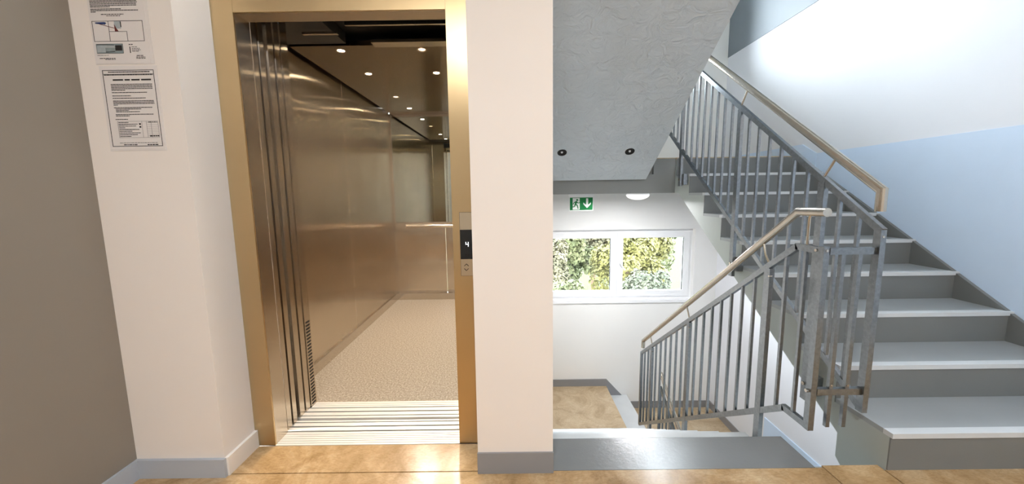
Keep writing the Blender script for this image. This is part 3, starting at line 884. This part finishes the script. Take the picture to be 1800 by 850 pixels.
# ------------------------------------------------------------------ exit sign, lamps
YS = 4.40
ex = thing('exit_sign', (0.80, YS, 1.21), 'green emergency exit sign with running figure and down arrow', 'exit sign')
box('mount', M_PVC, 0.655, 0.945, YS - 0.03, YS + 0.03, 1.183, 1.21, ex, 0.003)
box('panel', M_SIGNW, 0.662, 0.940, YS - 0.008, YS + 0.008, 1.016, 1.183, ex, 0.001)
box('green_field', M_GREEN, 0.668, 0.934, YS - 0.010, YS - 0.0085, 1.024, 1.170, ex)
yA, yB = YS - 0.0125, YS - 0.0105
MB().prism([(0.700, 1.030), (0.782, 1.030), (0.782, 1.165), (0.700, 1.165)], 'y', yA + .001, yB).build('door_pictogram', M_SIGNW, ex)
ar = [(0.868, 1.046), (0.912, 1.092), (0.912, 1.112), (0.880, 1.085), (0.880, 1.160), (0.856, 1.160), (0.856, 1.085), (0.824, 1.112), (0.824, 1.092)]
MB().prism(ar, 'y', yA, yB).build('arrow', M_SIGNW, ex)
rm = MB()
rm.lathe([(0, -.0012), (0.0115, -.0012), (0.0115, .0012), (0, .0012)], (0, 0, 0), 14)
rm.bm.transform(Matrix.Translation((0.752, yA - 0.0005, 1.142)) @ Matrix.Rotation(math.pi / 2, 4, 'X'))
for a, b, wd in (((0.745, 1.128), (0.732, 1.092), 0.020), ((0.738, 1.122), (0.715, 1.112), 0.009), ((0.715, 1.112), (0.704, 1.092), 0.008), ((0.746, 1.122), (0.762, 1.106), 0.009), ((0.762, 1.106), (0.782, 1.112), 0.008),
                 ((0.734, 1.096), (0.756, 1.074), 0.012), ((0.756, 1.074), (0.764, 1.040), 0.011), ((0.731, 1.096), (0.722, 1.066), 0.012), ((0.722, 1.066), (0.692, 1.060), 0.010)):
    rm.bar((a[0], yA - 0.0005, a[1]), (b[0], yA - 0.0005, b[1]), 0.002, wd, (0, 1, 0))
rm.build('running_figure', M_GREEN, ex)

DM = (1.327, 4.0, 1.21)
dl = thing('ceiling_lamp', DM, 'white dome lamp under the half landing slab', 'lamp')
MB().lathe([(0.0, 0.0), (0.113, 0.0), (0.113, -0.014), (0.108, -0.018)], DM, 36).build('base', M_PVC, dl)
MB().lathe([(0.12, -0.012)] + [(0.12 * math.cos(a), -0.014 - 0.056 * math.sin(a)) for a in [k * math.pi / 16 for k in range(0, 8)]] + [(0.0, -0.070)], DM, 36).build('dome', M_DOME, dl)
l = bpy.data.lights.new('dome_lamp_light', 'AREA'); l.shape = 'DISK'; l.size = 0.22; l.energy = 40; l.color = (0.98, 0.98, 1.0)
lo = bpy.data.objects.new('dome_lamp_light', l); lo.location = (DM[0], DM[1], 1.21 - 0.073); COL.objects.link(lo)
lo.parent = dl; lo.matrix_parent_inverse = Matrix.Translation(-Vector(dl.location))

nrm = Vector((0, -SA, -1)).normalized()
for k, (x, y) in enumerate(((0.442, 3.376), (1.039, 3.374))):
    t = thing('recessed_lamp', (x, y, sz(y)), ['dark recessed lamp in the sloping soffit beside the pillar', 'dark recessed lamp in the sloping soffit nearer the railing'][k], 'lamp', 'recessed lamps in the soffit')
    mt = Matrix.Translation((x, y, sz(y))) @ nrm.to_track_quat('-Z', 'Y').to_matrix().to_4x4()
    MB().lathe([(0.030, -0.001), (0.034, -0.005), (0.041, -0.004), (0.042, 0.002), (0.030, 0.002), (0.030, -0.001)], (0, 0, 0), 28).build('ring', M_BLACK, t, mt)
    MB().lathe([(0.031, -0.0022), (0.026, -0.0015), (0.012, -0.001), (0.0, -0.001)], (0, 0, 0), 24).build('reflector', M_DARKGAP, t, mt)
    MB().lathe([(0.0, -0.012), (0.007, -0.010), (0.010, -0.005), (0.010, -0.001)], (0.003, 0.008, 0), 16).build('bulb', M_OPAL, t, mt)

# warm lamps in the landing ceiling
for k, (x, y) in enumerate(((-0.35, -1.0), (1.75, -0.35))):
    t = thing('ceiling_lamp', (x, y, Z_CEIL), ['round white ceiling lamp before the elevator', 'round white ceiling lamp before the stairs'][k], 'lamp', 'ceiling lamps over the landing')
    MB().lathe([(0.19, 0.0), (0.20, -0.03), (0.185, -0.045), (0.18, -0.03)], (x, y, Z_CEIL), 32).build('rim', M_PVC, t)
    MB().lathe([(0.182, -0.034), (0.12, -0.05), (0.0, -0.055)], (x, y, Z_CEIL), 32).build('diffuser', M_PANEL, t)
    l = bpy.data.lights.new('landing_lamp_light', 'AREA'); l.shape = 'DISK'; l.size = 0.36
    l.energy = (66, 40)[k]; l.color = (0.955, 0.975, 1.0)
    lo = bpy.data.objects.new('landing_lamp_light', l); lo.location = (x, y, Z_CEIL - 0.062)
    COL.objects.link(lo); lo.parent = t; lo.matrix_parent_inverse = Matrix.Translation(-Vector(t.location))

# ------------------------------------------------------------------ trees outside
slope = MB()
slope.prism([(7.0, -14), (7.0, -12.5), (30, -3.0), (60, 6.0), (60, -14)], 'x', -30, 45)
tag(slope.build('garden_slope', M_GRASS), 'green slope rising outside behind the trees', 'ground', kind='structure')


def tree(x, y, zc, rx, rz, mat, label, n=2600, ls=0.16):
    zb = -12.5 + max(0, (y - 7)) * 9.5 / 23
    t = thing('tree', (x, y, zb), label, 'tree', 'trees outside the window')
    MB().tube([(x, y, zb - 0.2), (x + 0.1, y, (zb + zc) / 2), (x, y, zc)], 0.13, 8).build('trunk', M_BARK, t)
    vs, fs = [], []
    blobs = []
    for k in range(26):
        th = random.uniform(0, 2 * math.pi); ph = math.acos(random.uniform(-1, 1)); rr = random.uniform(0.45, 0.9)
        blobs.append((x + rx * rr * math.sin(ph) * math.cos(th), y + rx * rr * math.sin(ph) * math.sin(th), zc + rz * rr * math.cos(ph), random.uniform(0.25, 0.42)))
    for k in range(n):
        b = random.choice(blobs)
        d = Vector((random.gauss(0, 1), random.gauss(0, 1), random.gauss(0, 1))).normalized()
        q = random.uniform(0.75, 1.05)
        c = Vector((b[0] + d.x * b[3] * rx * q, b[1] + d.y * b[3] * rx * q, b[2] + d.z * b[3] * rz * q))
        nn = (d + Vector((random.gauss(0, .5), random.gauss(0, .5), random.gauss(0, .5) + .4))).normalized()
        a = nn.orthogonal().normalized(); a = (Matrix.Rotation(random.uniform(0, 6.28), 3, nn) @ a); e = nn.cross(a)
        s1 = ls * random.uniform(0.6, 1.3); s2 = s1 * 0.55
        i = len(vs)
        vs += [c - a * s1, c - e * s2, c + a * s1, c + e * s2]
        fs.append((i, i + 1, i + 2, i + 3))
    me = bpy.data.meshes.new('crown'); me.from_pydata([tuple(v) for v in vs], [], fs); me.materials.append(mat)
    o = bpy.data.objects.new('crown', me); COL.objects.link(o); o.parent = t
    o.matrix_parent_inverse = Matrix.Translation(-Vector(t.location))
    o['kind'] = 'stuff'
    return t


for a in (
        (3.25, 9.3, -1.75, 0.82, 1.05, 3, 'pale grey green bush low in the right window sash', 9000, 0.055),
        (1.0, 9.3, -1.75, 0.82, 1.05, 1, 'green bush low in the left window sash', 9000, 0.055),
        (5.5, 9.3, -1.9, 0.82, 1.05, 2, 'olive bush outside past the right edge of the window', 4000, 0.07),
        (3.9, 12.5, -1.15, 1.12, 1.45, 0, 'bright yellow tree in the right window sash', 12000, 0.065),
        (0.85, 12.5, -1.15, 1.12, 1.45, 2, 'olive brown tree filling the left window sash', 12000, 0.065),
        (6.95, 12.5, -1.5, 1.12, 1.45, 3, 'pale green tree outside past the right edge of the window', 8000, 0.075),
        (2.4, 15.8, -0.9, 1.15, 1.8, 1, 'green tree between the yellow and the olive tree', 9000, 0.09),
        (5.5, 15.8, -0.8, 1.15, 1.8, 0, 'yellow green tree behind the yellow one at the right', 9000, 0.09),
        (-0.7, 15.8, -0.9, 1.15, 1.8, 1, 'green tree outside behind the left window edge', 3200, 0.12),
        (0.9, 19.3, -0.6, 1.2, 2.2, 3, 'distant pale tree on the slope at the left', 7000, 0.11),
        (4.1, 19.3, -0.6, 1.2, 2.2, 2, 'distant olive tree on the slope in the middle', 7000, 0.11),
        (7.3, 19.3, -0.6, 1.2, 2.2, 1, 'distant green tree on the slope at the right', 7000, 0.11)):
    tree(*a[:5], M_LEAF[a[5]], *a[6:])
